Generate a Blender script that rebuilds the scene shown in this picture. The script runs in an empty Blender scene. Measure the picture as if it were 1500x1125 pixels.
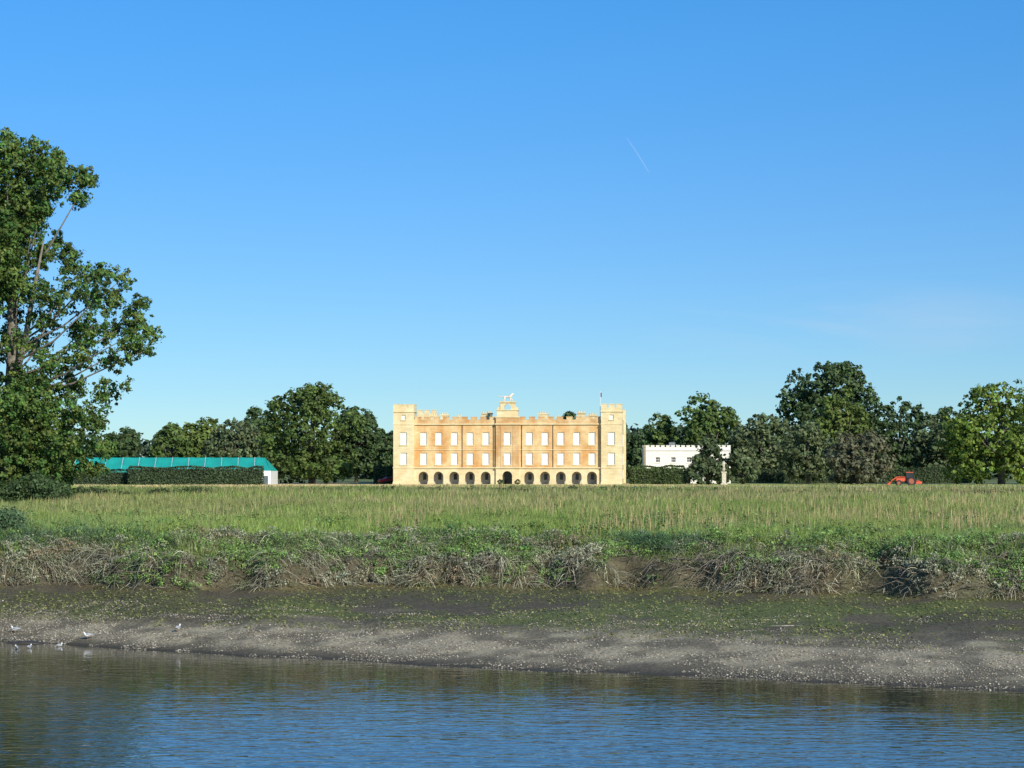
import bpy, math, numpy as np
from mathutils import Vector
R=math.radians
scene=bpy.context.scene
F=3190.0; CAMZ=7.0; HY=685.0
def wx(px,d): return (px-750.0)/F*d
def wz(py,d): return CAMZ+(HY-py)/F*d

# ------------------------------------------------------------ noise
def _h(xi,yi,s):
    h=(xi*374761393+yi*668265263+s*144269504)&0xffffffff
    h=((h^(h>>13))*1274126177)&0xffffffff
    h=(h^(h>>16))&0xffffffff
    return h/4294967295.0
def vn(x,y,s=0):
    x=np.asarray(x,float); y=np.asarray(y,float)
    x,y=np.broadcast_arrays(x,y)
    xi=np.floor(x).astype(np.int64); yi=np.floor(y).astype(np.int64)
    fx=x-xi; fy=y-yi; fx=fx*fx*(3-2*fx); fy=fy*fy*(3-2*fy)
    a=_h(xi,yi,s);b=_h(xi+1,yi,s);c=_h(xi,yi+1,s);d=_h(xi+1,yi+1,s)
    return (a*(1-fx)+b*fx)*(1-fy)+(c*(1-fx)+d*fx)*fy
def fbm(x,y,s=0,o=4):
    t=0;a=.5;n=0
    for i in range(o):
        t=t+a*vn(np.asarray(x)*2**i,np.asarray(y)*2**i,s+i*17); n+=a; a*=.5
    return t/n
def sst(a,b,x):
    t=np.clip((x-a)/(b-a),0,1); return t*t*(3-2*t)

# ------------------------------------------------------------ terrain
def y_water(x):
    x=np.asarray(x,float)
    return np.clip(77-0.555*x,46,88.5)+(vn(x/7,0,3)-.5)*2.0+(vn(x/1.6,0,4)-.5)*0.7
def y_bank(x):
    x=np.asarray(x,float)
    b=np.interp(x,[-300,-30,-18,-6,8,16,26,40,300],[98,98,96.5,95.5,94.5,88,84,82,80])
    return b+(vn(x/5,0,11)-.5)*3.6+(vn(x/1.7,0,12)-.5)*2.0+(vn(x/.6,0,13)-.5)*.6
def ground_z(x,y):
    x=np.asarray(x,float); y=np.asarray(y,float)
    yw=y_water(x); yb=y_bank(x)
    z=np.where(y<yw, np.maximum(-(yw-y)*0.06,-1.2), 0)
    near=sst(14,1,y); z=np.where(y<20, -1.2+near*6.3, z)
    t=np.clip((y-yw)/(yb-yw),0,1)
    mud=1.75*t**0.95+(fbm(x/2.2,y/2.2,21)-.5)*0.26*np.sin(np.pi*np.clip(t,0,1))+(fbm(x/.5,y/.5,22,3)-.5)*0.07*sst(0,.1,t)
    z=np.where((y>=yw),mud,z)
    d=y-yb
    face=1.75+1.05*sst(0,1.2,d)+0.8*sst(0.8,4.5,d)+0.22*sst(4,12,d)
    face=face+(fbm(x/.9,y/.9,31)-.5)*1.0*sst(0,.5,d)*(1-sst(4,8,d))
    z=np.where(d>0,face,z)
    z=z+sst(285,320,y)*0.05+ (fbm(x/9,y/9,41)-.5)*0.3*sst(6,20,d)*(1-sst(270,300,y))
    return z

# ------------------------------------------------------------ mesh helpers
def raw_mesh(name,V,Fc,k,cols=None,mat=None,parent=None,smooth=False):
    me=bpy.data.meshes.new(name)
    V=np.ascontiguousarray(V,dtype=np.float32); Fc=np.ascontiguousarray(Fc,dtype=np.int32)
    n=len(Fc)
    me.vertices.add(len(V)); me.vertices.foreach_set('co',V.ravel())
    me.loops.add(n*k); me.loops.foreach_set('vertex_index',Fc.ravel())
    me.polygons.add(n); me.polygons.foreach_set('loop_start',np.arange(0,n*k,k,dtype=np.int32))
    if smooth: me.polygons.foreach_set('use_smooth',np.ones(n,dtype=bool))
    me.update(calc_edges=True)
    if cols is not None:
        a=me.color_attributes.new('col','FLOAT_COLOR','POINT')
        c=np.ones((len(V),4),np.float32); c[:,:3]=cols; a.data.foreach_set('color',c.ravel())
    ob=bpy.data.objects.new(name,me); scene.collection.objects.link(ob)
    if mat: me.materials.append(mat)
    if parent: ob.parent=parent
    return ob
def empty(name,loc=(0,0,0),rz=0):
    e=bpy.data.objects.new(name,None); e.location=loc; e.rotation_euler=(0,0,rz)
    e.empty_display_size=.5
    scene.collection.objects.link(e); return e
class MB:
    def __init__(s): s.v=[]; s.f=[]
    def quad(s,a,b,c,d):
        n=len(s.v); s.v+= [a,b,c,d]; s.f.append((n,n+1,n+2,n+3))
    def poly(s,pts):
        n=len(s.v); s.v+=list(pts); s.f.append(tuple(range(n,n+len(pts))))
    def box(s,x0,x1,y0,y1,z0,z1):
        n=len(s.v)
        s.v+=[(x0,y0,z0),(x1,y0,z0),(x1,y1,z0),(x0,y1,z0),(x0,y0,z1),(x1,y0,z1),(x1,y1,z1),(x0,y1,z1)]
        for f in [(0,3,2,1),(4,5,6,7),(0,1,5,4),(1,2,6,5),(2,3,7,6),(3,0,4,7)]: s.f.append(tuple(n+i for i in f))
    def tube(s,pts,rad,seg=8,cap=True):
        pts=[Vector(p) for p in pts]; n0=len(s.v)
        for i,p in enumerate(pts):
            d=(pts[min(i+1,len(pts)-1)]-pts[max(i-1,0)]).normalized()
            a=d.orthogonal().normalized() if abs(d.z)>.9 else d.cross(Vector((0,0,1))).normalized()
            if abs(d.z)>.9: a=(Vector((1,0,0))-d*d.x).normalized()
            b=d.cross(a)
            r=rad[i]; 
            ra,rb=(r if isinstance(r,tuple) else (r,r))
            for j in range(seg):
                t=2*math.pi*j/seg; s.v.append(tuple(p+a*math.cos(t)*ra+b*math.sin(t)*rb))
        for i in range(len(pts)-1):
            for j in range(seg):
                k=(j+1)%seg; s.f.append((n0+i*seg+j,n0+i*seg+k,n0+(i+1)*seg+k,n0+(i+1)*seg+j))
        if cap:
            s.f.append(tuple(n0+j for j in range(seg))[::-1]); e=n0+(len(pts)-1)*seg; s.f.append(tuple(e+j for j in range(seg)))
    def build(s,name,mat,parent=None,smooth=False,bevel=0):
        me=bpy.data.meshes.new(name); me.from_pydata([tuple(v) for v in s.v],[],s.f); me.update()
        me.materials.append(mat)
        ob=bpy.data.objects.new(name,me); scene.collection.objects.link(ob)
        if smooth: me.polygons.foreach_set('use_smooth',np.ones(len(me.polygons),dtype=bool))
        if bevel:
            m=ob.modifiers.new('b','BEVEL'); m.width=bevel; m.segments=2; m.limit_method='ANGLE'
        if parent: ob.parent=parent
        return ob
def skin(name,verts,edges,rad,mat,parent=None,sub=2,root=0):
    me=bpy.data.meshes.new(name); me.from_pydata(verts,edges,[]); me.update()
    ob=bpy.data.objects.new(name,me); scene.collection.objects.link(ob)
    m=ob.modifiers.new('s','SKIN'); 
    for i,r in enumerate(rad):
        me.skin_vertices[0].data[i].radius=(r,r)
    me.skin_vertices[0].data[root].use_root=True
    m.use_smooth_shade=True
    b=ob.modifiers.new('u','SUBSURF'); b.levels=sub; b.render_levels=sub
    me.materials.append(mat)
    if parent: ob.parent=parent
    return ob

# ------------------------------------------------------------ materials
def newmat(name):
    m=bpy.data.materials.new(name); m.use_nodes=True; nt=m.node_tree
    return m,nt,nt.nodes['Principled BSDF'],nt.nodes['Material Output']
def simple(name,col,rough=.7,noise=0.25,scale=3.0,bump=0.0,metal=0):
    m,nt,p,o=newmat(name)
    tc=nt.nodes.new('ShaderNodeTexCoord'); n=nt.nodes.new('ShaderNodeTexNoise'); n.inputs['Scale'].default_value=scale; n.inputs['Detail'].default_value=6
    nt.links.new(tc.outputs['Object'],n.inputs['Vector'])
    r=nt.nodes.new('ShaderNodeValToRGB'); c=np.array(col)
    r.color_ramp.elements[0].position=.3; r.color_ramp.elements[1].position=.7
    r.color_ramp.elements[0].color=(*np.clip(c*(1-noise),0,1),1); r.color_ramp.elements[1].color=(*np.clip(c*(1+noise),0,1),1)
    nt.links.new(n.outputs['Fac'],r.inputs['Fac']); nt.links.new(r.outputs['Color'],p.inputs['Base Color'])
    p.inputs['Roughness'].default_value=rough; p.inputs['Metallic'].default_value=metal
    if bump:
        b=nt.nodes.new('ShaderNodeBump'); b.inputs['Strength'].default_value=.6; b.inputs['Distance'].default_value=bump
        nt.links.new(n.outputs['Fac'],b.inputs['Height']); nt.links.new(b.outputs['Normal'],p.inputs['Normal'])
    return m
def foliage_mat(name,trans=.25,gloss=True,k=1.0):
    m,nt,p,o=newmat(name)
    at=nt.nodes.new('ShaderNodeAttribute'); at.attribute_name='col'
    gi=nt.nodes.new('ShaderNodeNewGeometry')
    mp=nt.nodes.new('ShaderNodeMapRange'); mp.inputs['To Min'].default_value=.65*k; mp.inputs['To Max'].default_value=1.35*k
    nt.links.new(gi.outputs['Random Per Island'],mp.inputs['Value'])
    mu=nt.nodes.new('ShaderNodeVectorMath'); mu.operation='SCALE'
    nt.links.new(at.outputs['Color'],mu.inputs[0]); nt.links.new(mp.outputs['Result'],mu.inputs['Scale'])
    nt.links.new(mu.outputs['Vector'],p.inputs['Base Color'])
    p.inputs['Roughness'].default_value=.55; p.inputs['Specular IOR Level'].default_value=.2 if gloss else .05
    if trans:
        tr=nt.nodes.new('ShaderNodeBsdfTranslucent'); nt.links.new(mu.outputs['Vector'],tr.inputs['Color'])
        mx=nt.nodes.new('ShaderNodeMixShader'); mx.inputs[0].default_value=trans
        nt.links.new(p.outputs[0],mx.inputs[1]); nt.links.new(tr.outputs[0],mx.inputs[2]); nt.links.new(mx.outputs[0],o.inputs['Surface'])
    return m
M_leaf=foliage_mat('leaf',.22,True,1.6); M_grass=foliage_mat('grass',.3,True,1.3); M_dry=foliage_mat('dry_stem',0,False,1.35)
M_bark=simple('bark',(.17,.14,.11),.9,.4,4,.05)
M_barkp=simple('poplar_bark',(.17,.15,.12),.9,.45,3,.08)

# ------------------------------------------------------------ foliage generators
def unit(n,r):
    v=r.normal(size=(n,3)); return v/np.linalg.norm(v,axis=1)[:,None]
def nrm(v): return v/(np.linalg.norm(v,axis=1)[:,None]+1e-9)
def leaf_quads(c,n,s,r,asp=.6):
    N=len(c); a=unit(N,r); t=nrm(np.cross(n,a)); b=np.cross(n,t)
    s=s[:,None]
    V=np.empty((N,4,3)); V[:,0]=c+t*s; V[:,1]=c+b*s*asp; V[:,2]=c-t*s; V[:,3]=c-b*s*asp
    return V.reshape(-1,3),np.arange(4*N).reshape(N,4)
def clump_leaves(cent,dirs,rad,per,leaf,col,r,flat=.75,var=.22,yel=.12,pw=.45,cmul=None):
    M=len(cent); idx=np.repeat(np.arange(M),per)
    u=unit(len(idx),r); rr=r.random(len(idx))**pw*(1+.35*(r.random(len(idx))>.85))
    off=u*rr[:,None]*rad[idx][:,None]; off[:,2]*=flat
    c=cent[idx]+off
    n=nrm(u*.75+dirs[idx]*.6+r.normal(size=(len(idx),3))*.5+np.array([0,0,.2]))
    s=leaf*(.65+.7*r.random(len(idx)))
    V,Fc=leaf_quads(c,n,s,r)
    cf=(1+(r.random(M)-.5)*2*var); col=np.asarray(col)
    if cmul is not None: cf=cf*cmul
    cc=col[None,:]*cf[:,None]
    cc[:,0]*=1+(r.random(M)-.4)*2*yel; 
    C=np.repeat(cc[idx],4,axis=0)
    return V,Fc,C
def make_tree(name,px,d,wpx,top,col=(.06,.095,.028),leaf=.42,seed=0,kind='round',dx=1.0,lob=.30,dens=3.2):
    r=np.random.default_rng(seed+100)
    X=wx(px,d); W=wpx/F*d; zt=wz(top,d); z0=float(ground_z(X,d))
    zb=z0+0.1
    H=zt-zb; Dp=min(W,22)*dx
    e=empty(name,(X,d,z0))
    cz=(zb+zt)/2-z0
    nl=32
    u=unit(nl*4,r); u=u[u[:,2]>-.6][:nl]
    hxy=np.linalg.norm(u[:,:2],axis=1)+1e-6
    tgt=np.where(u[:,2]<0,np.maximum(.45+.55*hxy,.86),hxy)
    u[:,:2]*=(tgt/hxy)[:,None]
    ns=14; an=np.arange(ns)/ns*6.283+r.random(ns)*.3; rad_=.70+.22*r.random(ns)
    sk=np.stack([np.cos(an)*rad_,np.sin(an)*rad_,-.62-.3*r.random(ns)],1)
    u=np.vstack([u,sk])
    area=math.pi*W*H
    nsub=int(max(60,area/1.1)); sr0=.72*(leaf/.42)**.6
    lobR=(lob*(.55+.8*r.random(len(u))))
    lc=u*(1-lobR[:,None]*np.array([1,1,.9]))*np.array([W/2,Dp/2,H/2])*(.92+.14*r.random(len(u)))[:,None]
    if kind=='conifer':
        hh=np.clip(r.random(len(u)),0,1); ang=r.random(len(u))*6.283
        prof=(1-hh)**.8*.8+.12
        lc=np.stack([np.cos(ang)*W/2*prof*.75,np.sin(ang)*Dp/2*prof*.75,(hh-.5)*H*.92],1); u=nrm(lc*[1,1,.3]+1e-3); lobR=.20*prof+.1
    lr=lobR*min(W,H*1.1)*.5*1.25
    k=r.choice(len(lc),nsub,p=lr**2/np.sum(lr**2))
    uu=unit(nsub,r); uu=nrm(uu+nrm(u[k])*.7)
    cen=lc[k]+uu*lr[k][:,None]*(.7+.45*r.random(nsub))[:,None]*np.array([1,1,.85])
    lobe_c=(.82+.36*r.random(len(lc)))[k]
    nc=nsub//3; uc=unit(nc,r); cc=uc*np.array([W/2,Dp/2,H/2])*(.45+.3*r.random(nc))[:,None]
    if kind=='conifer': cc=cc*np.array([.5,.5,.8])
    cen=np.vstack([cen,cc]); du=np.vstack([uu,uc]); cm=np.concatenate([lobe_c,np.full(nc,.9)])
    cen[:,2]+=cz
    cen[:,2]=np.maximum(cen[:,2],.25)
    rad=sr0*(.45+1.0*r.random(len(cen)))
    per=int(dens*area/(1.2*leaf*leaf)/len(cen))+2
    V,Fc,Cc=clump_leaves(cen,du,rad,per,leaf,col,r,var=.28,cmul=cm)
    V[:,2]=np.maximum(V[:,2],.03)
    raw_mesh('crown',V,Fc,4,Cc,M_leaf,e)
    b=MB(); tr=max(.25,W*.03)
    b.tube([(0,0,-.3),(.05*W*.2,0,H*.2),(0,0,cz),(0,.1,cz+H*.3)],[tr*1.3,tr,tr*.7,tr*.2],8)
    for i in range(0,len(lc),3):
        p=lc[i]; b.tube([(0,0,max(.8,cz*.5)),(p[0]*.5,p[1]*.5,(cz*.5+p[2]+cz)*.5),(p[0]*.9,p[1]*.9,max(p[2]+cz,.4))],[tr*.45,tr*.3,tr*.1],6)
    b.build('trunk',M_bark,e,True)
    return e

# ------------------------------------------------------------ background trees
G=(.062,.096,.024); Y=(.09,.125,.03); DK=(.042,.069,.025); OL=(.076,.100,.044); BR=(.085,.088,.05)
T=[
 ('cedar_tree',180,520,62,626,DK,'round'),('lime_tree',250,500,58,619,G,'round'),('lime_tree',300,515,72,609,Y,'round'),
 ('holm_oak_tree',345,480,94,617,OL,'round'),('oak_tree',378,540,66,592,DK,'round'),
 ('oak_tree',457,426,146,565,G,'round'),('oak_tree',522,455,74,592,DK,'round'),('oak_tree',563,470,54,624,DK,'round'),
 ('oak_tree',836,520,36,593,DK,'round'),
 ('oak_tree',932,470,44,632,DK,'round'),('oak_tree',968,500,50,600,G,'round'),('oak_tree',1035,490,100,579,G,'round'),
 ('holm_oak_tree',1115,450,100,608,OL,'round'),('oak_tree',1210,500,142,522,DK,'round'),('lime_tree',1232,455,80,566,Y,'round'),
 ('holm_oak_tree',1183,425,80,617,OL,'round'),('oak_tree',1318,500,104,584,DK,'round'),('copper_beech_tree',1256,405,98,632,BR,'round'),
 ('oak_tree',1388,540,54,590,DK,'round'),('holm_oak_tree',1378,450,80,607,OL,'round'),
 ('horse_chestnut_tree',1466,405,156,564,(.088,.13,.022),'round'),
 ('yew_tree',1036,400,74,640,(.05,.07,.03),'conifer'),('yew_bush',1088,405,50,657,OL,'round'),
 ('oak_tree',1570,420,110,600,G,'round'),('oak_tree',1660,420,130,580,DK,'round'),
 ('oak_tree',90,520,90,640,DK,'round'),('oak_tree',20,500,110,600,G,'round'),('oak_tree',-90,480,130,590,DK,'round'),
]
for i,(n,px,d,w,t,c,k) in enumerate(T):
    make_tree(n,px,d,w,t,col=c,seed=i,kind=k,leaf=.34 if d<430 else .42,dens=2.4)
def tree_mass():
    r=np.random.default_rng(55); cen=[];u=[]
    for i in range(3600):
        x=r.uniform(-230,230); d=r.uniform(585,625)
        h=4+vn(x/18,0,71)*8+4; z=r.uniform(.0,1)**.7*h
        cen.append((x,d-(1-z/h)*3,4+z)); u.append((0,-.6,.6))
    cen=np.array(cen); V,Fc,C=clump_leaves(cen,np.array(u),np.full(len(cen),1.9),14,.8,(.042,.064,.034),r)
    raw_mesh('distant_tree_line',V,Fc,4,C,M_leaf)
tree_mass()

def hedge(name,x0,x1,y0,y1,h,col,leaf=.2,seed=1,dens=24):
    r=np.random.default_rng(seed); z0=float(ground_z((x0+x1)/2,y0))
    e=empty(name,(0,0,z0)); P=[];N=[]
    L=x1-x0;Dp=y1-y0
    faces=[(L*h,'f'),(L*Dp,'t'),(Dp*h,'l'),(Dp*h,'r')]
    for a,k in faces:
        n=int(a*dens); s=r.random(n); q=r.random(n); o=(r.random(n)-.5)*.3
        if k=='f': p=np.stack([x0+s*L,y0+o,q*h],1); nn=(0,-1,.2)
        if k=='t': p=np.stack([x0+s*L,y0+q*Dp,h+o+(vn((x0+s*L)/2,0,5)-.5)*.5],1); nn=(0,0,1)
        if k=='l': p=np.stack([x0+o,y0+s*Dp,q*h],1); nn=(-1,0,.2)
        if k=='r': p=np.stack([x1+o,y0+s*Dp,q*h],1); nn=(1,0,.2)
        P.append(p);N.append(np.tile(nn,(n,1)))
    P=np.vstack(P);N=nrm(np.vstack(N)+r.normal(size=P.shape)*.6)
    V,Fc=leaf_quads(P,N,leaf*(.6+.8*r.random(len(P))),r)
    c=np.array(col)[None]*(.5+1.0*fbm(P[:,0]/1.5,P[:,2]/1.0+P[:,1],8))[:,None]
    raw_mesh('leaves',V,Fc,4,np.repeat(c,4,axis=0),M_leaf,e)
    b=MB(); b.box(x0+.25,x1-.25,y0+.3,y1-.2,-.1,h-.25); b.build('dark_core',simple('hedge_core',(.02,.03,.012),.95,.3,5),e)  # solid box added behind the leaves, coloured dark as a shaded interior
hedge('hedge',wx(188,392),wx(384,392),392,394.5,wz(685,392)-3.87,(.036,.056,.024),seed=2)
hedge('hedge',wx(100,395),wx(190,395),395,397,wz(690,395)-3.87,(.032,.05,.024),seed=3)
hedge('hedge',wx(924,415),wx(1003,415),415,418,wz(684,415)-3.87,(.045,.07,.022),seed=4)
hedge('hedge',wx(548,418),wx(574,418),418,421,wz(683,418)-3.87,(.035,.055,.022),seed=5)
hedge('hedge',wx(1110,440),wx(1420,440),440,443,2.9,(.04,.062,.024),seed=6,dens=16)

# ------------------------------------------------------------ big poplar (left)
def poplar():
    d=190.0; sc=d/F; r=np.random.default_rng(3)
    X=wx(12,d); z0=float(ground_z(X,d)); e=empty('poplar_tree',(X,d,z0))
    L=[(15,240,40),(60,236,30),(86,262,34),(118,254,17),(112,288,15),(40,290,40),(0,300,42),(66,308,18),(-5,225,30),(75,220,13),(20,212,17),(50,212,11),(130,268,9),
       (18,345,36),(55,366,28),(88,368,20),(106,392,18),(-10,370,40),(62,340,16),(25,390,34),(0,330,34),(30,320,26),
       (148,402,17),(178,408,16),(158,438,25),(198,438,12),(118,425,26),(188,468,26),(214,486,15),(150,484,27),(192,512,20),(224,515,8),(112,480,26),(80,440,26),(40,425,28),(0,420,34),(205,500,12),
       (122,522,24),(164,528,18),(88,530,26),(100,566,26),(148,575,18),(170,560,10),(132,604,24),(150,622,16),(60,590,36),(14,600,42),(52,640,40),(108,642,34),(140,655,18),(20,680,44),(82,682,34),(118,682,22),(142,690,11),
       (44,505,24),(0,500,28),(62,470,22),(-40,240,45),(-60,320,50),(-50,400,50),(-70,480,55),(-50,560,50),(-60,640,60),(-110,400,50),(-110,520,60),(-120,640,60),(-30,700,50),(45,706,30),(80,715,18),(100,610,28),(30,560,28),(70,560,22),(5,460,22)]
    cen=[];dr=[];rad=[];cm=[];lims=[]
    for (x,y,pr) in L:
        R0=pr*sc; cx=(x-12)*sc; cz=wz(y,d)-z0; spread=5.5 if y>330 else 3.5
        for rep in range(3 if (x<100 and pr>30) else 2):
            cy=r.uniform(-1,1)*spread
            n=int(16*R0**2)+4; u=unit(n,r)
            c=np.array([cx,cy,cz])+u*(r.random(n)**.38)[:,None]*R0*(1.06 if rep==0 else .88)
            cen.append(c); dr.append(u); rad.append(.36*(.35+1.2*r.random(n))); cm.append(np.full(n,r.uniform(.72,1.3)))
            if rep==0: lims.append((cx,cy,cz,R0))
    cen=np.vstack(cen);dr=np.vstack(dr);rad=np.concatenate(rad);cm=np.concatenate(cm)
    cen[:,2]=np.maximum(cen[:,2],.3)
    V,Fc,C=clump_leaves(cen,dr,rad,18,.145,(.062,.106,.025),r,flat=.85,var=.38,yel=.32,pw=.6,cmul=cm)
    V[:,2]=np.maximum(V[:,2],.05)
    raw_mesh('crown',V,Fc,4,C,M_leaf,e)
    b=MB()
    b.tube([(0,0,-.4),(0,0,3),(.1,0,8),(.3,.2,13),(.2,.1,18),(.6,0,23),(1,0,28)],[.95,.7,.6,.5,.38,.24,.08],12)
    b.tube([(-.1,0,2.5),(-1.8,.5,8),(-2.6,.4,15),(-3.4,0,22)],[.5,.4,.3,.1],9)
    b.tube([(.1,-.2,9),(1.6,-1,14),(2.3,-1.2,18),(3.2,-1,23)],[.32,.27,.2,.06],8)
    for (cx,cy,cz,R0) in lims:
        h0=max(1.5,min(cz*.68,24)); x0=.02*h0
        if r.random()<.7:
            b.tube([(x0,0,h0),(x0+(cx-x0)*.45,cy*.4,h0+(cz-h0)*.35),(cx*.8+x0*.2,cy*.85,h0+(cz-h0)*.8),(cx,cy,cz+R0*.3)],[.12,.085,.05,.015],6)
    b.build('trunk',M_barkp,e,True)
poplar()
def scrub(name,px0,px1,d,h,col,n,leaf,seed,dd=3.0,M=M_leaf):
    r=np.random.default_rng(seed); x=r.uniform(wx(px0,d),wx(px1,d),n); y=d+r.uniform(-dd,dd,n)
    hh=h*(.35+.9*vn(x/2.5,y/3,seed)); z=ground_z(x,y)+r.random(n)**.7*hh
    cen=np.stack([x,y,z],1); V,Fc,C=clump_leaves(cen,np.tile([0,-.3,.5],(n,1)),.25+.35*r.random(n)*h**.5,26,leaf,col,r)
    return raw_mesh(name,V,Fc,4,C,M)
scrub('shrub',-60,95,183,2.6,(.042,.07,.026),520,.13,1)
scrub('scrub_patch',95,310,218,1.0,(.04,.06,.022),420,.14,2,3)
scrub('scrub_patch',-80,24,103,1.5,(.06,.10,.045),380,.08,3,2.0)
scrub('scrub_patch',1120,1500,235,.7,(.08,.09,.035),500,.13,9,6)
scrub('scrub_patch',400,1050,262,.7,(.06,.085,.03),500,.15,10,8)

# ------------------------------------------------------------ ground sheet
def grid_coords(parts):
    out=[]
    for a,b,s in parts: out.append(np.arange(a,b,s))
    out.append([parts[-1][1]]); return np.concatenate(out)
xs=grid_coords([(-6000,-600,600),(-600,-100,50),(-100,-42,3),(-42,42,.22),(42,100,3),(100,600,50),(600,6000,600)])
ys=grid_coords([(-300,0,30),(0,20,1),(20,56,4),(56,80,.35),(80,106,.16),(106,150,1.5),(150,420,6),(420,1000,60),(1000,9000,1000)])
XX,YY=np.meshgrid(xs,ys); ZZ=ground_z(XX,YY)
V=np.stack([XX.ravel(),YY.ravel(),ZZ.ravel()],1)
nx=len(xs);ny=len(ys); I=(np.arange(ny-1)[:,None]*nx+np.arange(nx-1)[None,:]).ravel()
Fc=np.stack([I,I+1,I+nx+1,I+nx],1)
x=V[:,0];y=V[:,1];z=V[:,2]; yw=y_water(x);yb=y_bank(x); t=(y-yw)/(yb-yw); d=y-yb
def mixc(a,b,f): f=f[:,None]; return a*(1-f)+np.asarray(b)[None]*f
C=np.tile(np.array([.105,.09,.058]),(len(V),1))
n1=fbm(x/4,y/2.5,81); n2=fbm(x/1.1,y/1.1,82); n3=fbm(x/9,y/5,83)
grav=sst(.03,.16,t)*(1-sst(.32,.62,t+(n1-.5)*.5))
C=mixc(C,(.33,.285,.19),grav*(.2+.8*sst(.35,.65,n2)))
C=mixc(C,(.055,.048,.034),(1-sst(.0,.05,t)))
alg=sst(.34,.58,t)*sst(.40,.60,n1*.6+n2*.4+.03)
C=mixc(C,(.10,.12,.036),np.clip(alg,0,1)*.9)
C=mixc(C,(.075,.064,.042),sst(.5,.6,n3)*sst(.3,.5,t)*.6)
C=mixc(C,(.15,.115,.055),sst(.84,1,t)*sst(.4,.6,n2)*.7)
C=mixc(C,(.085,.072,.045),sst(0,.3,d)*(.5+.5*n2))
C=mixc(C,(.09,.12,.035),sst(1.0,3,d))
mf=np.clip(sst(.45,.65,fbm(x/14,y/30,84)),0,1)
C=mixc(C,np.array((.16,.165,.06)),mf*sst(8,20,d))
lawn=sst(288,300,y)
C=mixc(C,(.52,.42,.21),lawn)
C=mixc(C,(.30,.30,.11),lawn*sst(.5,.62,fbm(x/25,y/12,85)))
C=mixc(C,(.26,.30,.10),lawn*sst(15,45,x)*.7)
path=sst(346,349,y)*(1-sst(360,363,y))*sst(20,40,x)
C=mixc(C,(.65,.6,.46),path)
C=mixc(C,(.14,.17,.05),sst(420,460,y))
m,nt,p,o=newmat('ground')
at=nt.nodes.new('ShaderNodeAttribute'); at.attribute_name='col'
tc=nt.nodes.new('ShaderNodeTexCoord')
n=nt.nodes.new('ShaderNodeTexNoise'); n.inputs['Scale'].default_value=9; n.inputs['Detail'].default_value=8; n.inputs['Roughness'].default_value=.75
nt.links.new(tc.outputs['Object'],n.inputs['Vector'])
mr=nt.nodes.new('ShaderNodeMapRange'); mr.inputs['From Min'].default_value=.35; mr.inputs['From Max'].default_value=.68; mr.inputs['To Min'].default_value=.35; mr.inputs['To Max'].default_value=1.8
nt.links.new(n.outputs['Fac'],mr.inputs['Value'])
mu=nt.nodes.new('ShaderNodeVectorMath'); mu.operation='SCALE'
nt.links.new(at.outputs['Color'],mu.inputs[0]); nt.links.new(mr.outputs['Result'],mu.inputs['Scale']); nt.links.new(mu.outputs['Vector'],p.inputs['Base Color'])
p.inputs['Roughness'].default_value=.75; p.inputs['Specular IOR Level'].default_value=.2
sy=nt.nodes.new('ShaderNodeSeparateXYZ'); nt.links.new(tc.outputs['Object'],sy.inputs[0])
bs=nt.nodes.new('ShaderNodeMapRange'); bs.inputs['From Min'].default_value=110; bs.inputs['From Max'].default_value=250; bs.inputs['To Min'].default_value=.6; bs.inputs['To Max'].default_value=.02; nt.links.new(sy.outputs['Y'],bs.inputs['Value'])
b=nt.nodes.new('ShaderNodeBump'); b.inputs['Distance'].default_value=.045; nt.links.new(bs.outputs[0],b.inputs['Strength'])
nt.links.new(n.outputs['Fac'],b.inputs['Height']); nt.links.new(b.outputs['Normal'],p.inputs['Normal'])
raw_mesh('ground',V,Fc,4,C,m,smooth=True)

# ------------------------------------------------------------ pebbles and weed on the mud
def pebbles():
    r=np.random.default_rng(9); N=90000
    x=r.uniform(-34,30,N); t=r.random(N)**1.2*.75; yw=y_water(x); yb=y_bank(x); y=yw+t*(yb-yw)
    keep=(fbm(x/4,y/2.5,81)*.4+fbm(x/1.3,y/.6,77)*.6)>(.40+.42*np.clip(t-.2,0,1)+.3*np.clip(.1-t,0,1))
    x,y,t=x[keep],y[keep],t[keep]; N=len(x); z=ground_z(x,y)
    s=.010+.032*r.random(N)**3; c=np.stack([x,y,z+s*.3],1)
    o=np.array([[1,0,0],[0,1,0],[-1,0,0],[0,-1,0],[0,0,.6],[0,0,-.6]])
    a=r.random(N)*6.28; ca,sa=np.cos(a),np.sin(a)
    P=np.empty((N,6,3))
    for i in range(6):
        j=.7+.6*r.random(N)
        P[:,i,0]=c[:,0]+(o[i,0]*ca-o[i,1]*sa)*s*j*1.3; P[:,i,1]=c[:,1]+(o[i,0]*sa+o[i,1]*ca)*s*j; P[:,i,2]=c[:,2]+o[i,2]*s*j
    tri=np.array([[0,1,4],[1,2,4],[2,3,4],[3,0,4],[1,0,5],[2,1,5],[3,2,5],[0,3,5]])
    Fc=(np.arange(N)[:,None,None]*6+tri[None]).reshape(-1,3)
    g=.12+.28*r.random(N)**2; C=np.stack([g,g*.9,g*.72],1)
    raw_mesh('gravel',P.reshape(-1,3),Fc,3,np.repeat(C,6,axis=0),M_dry)
pebbles()
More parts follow.
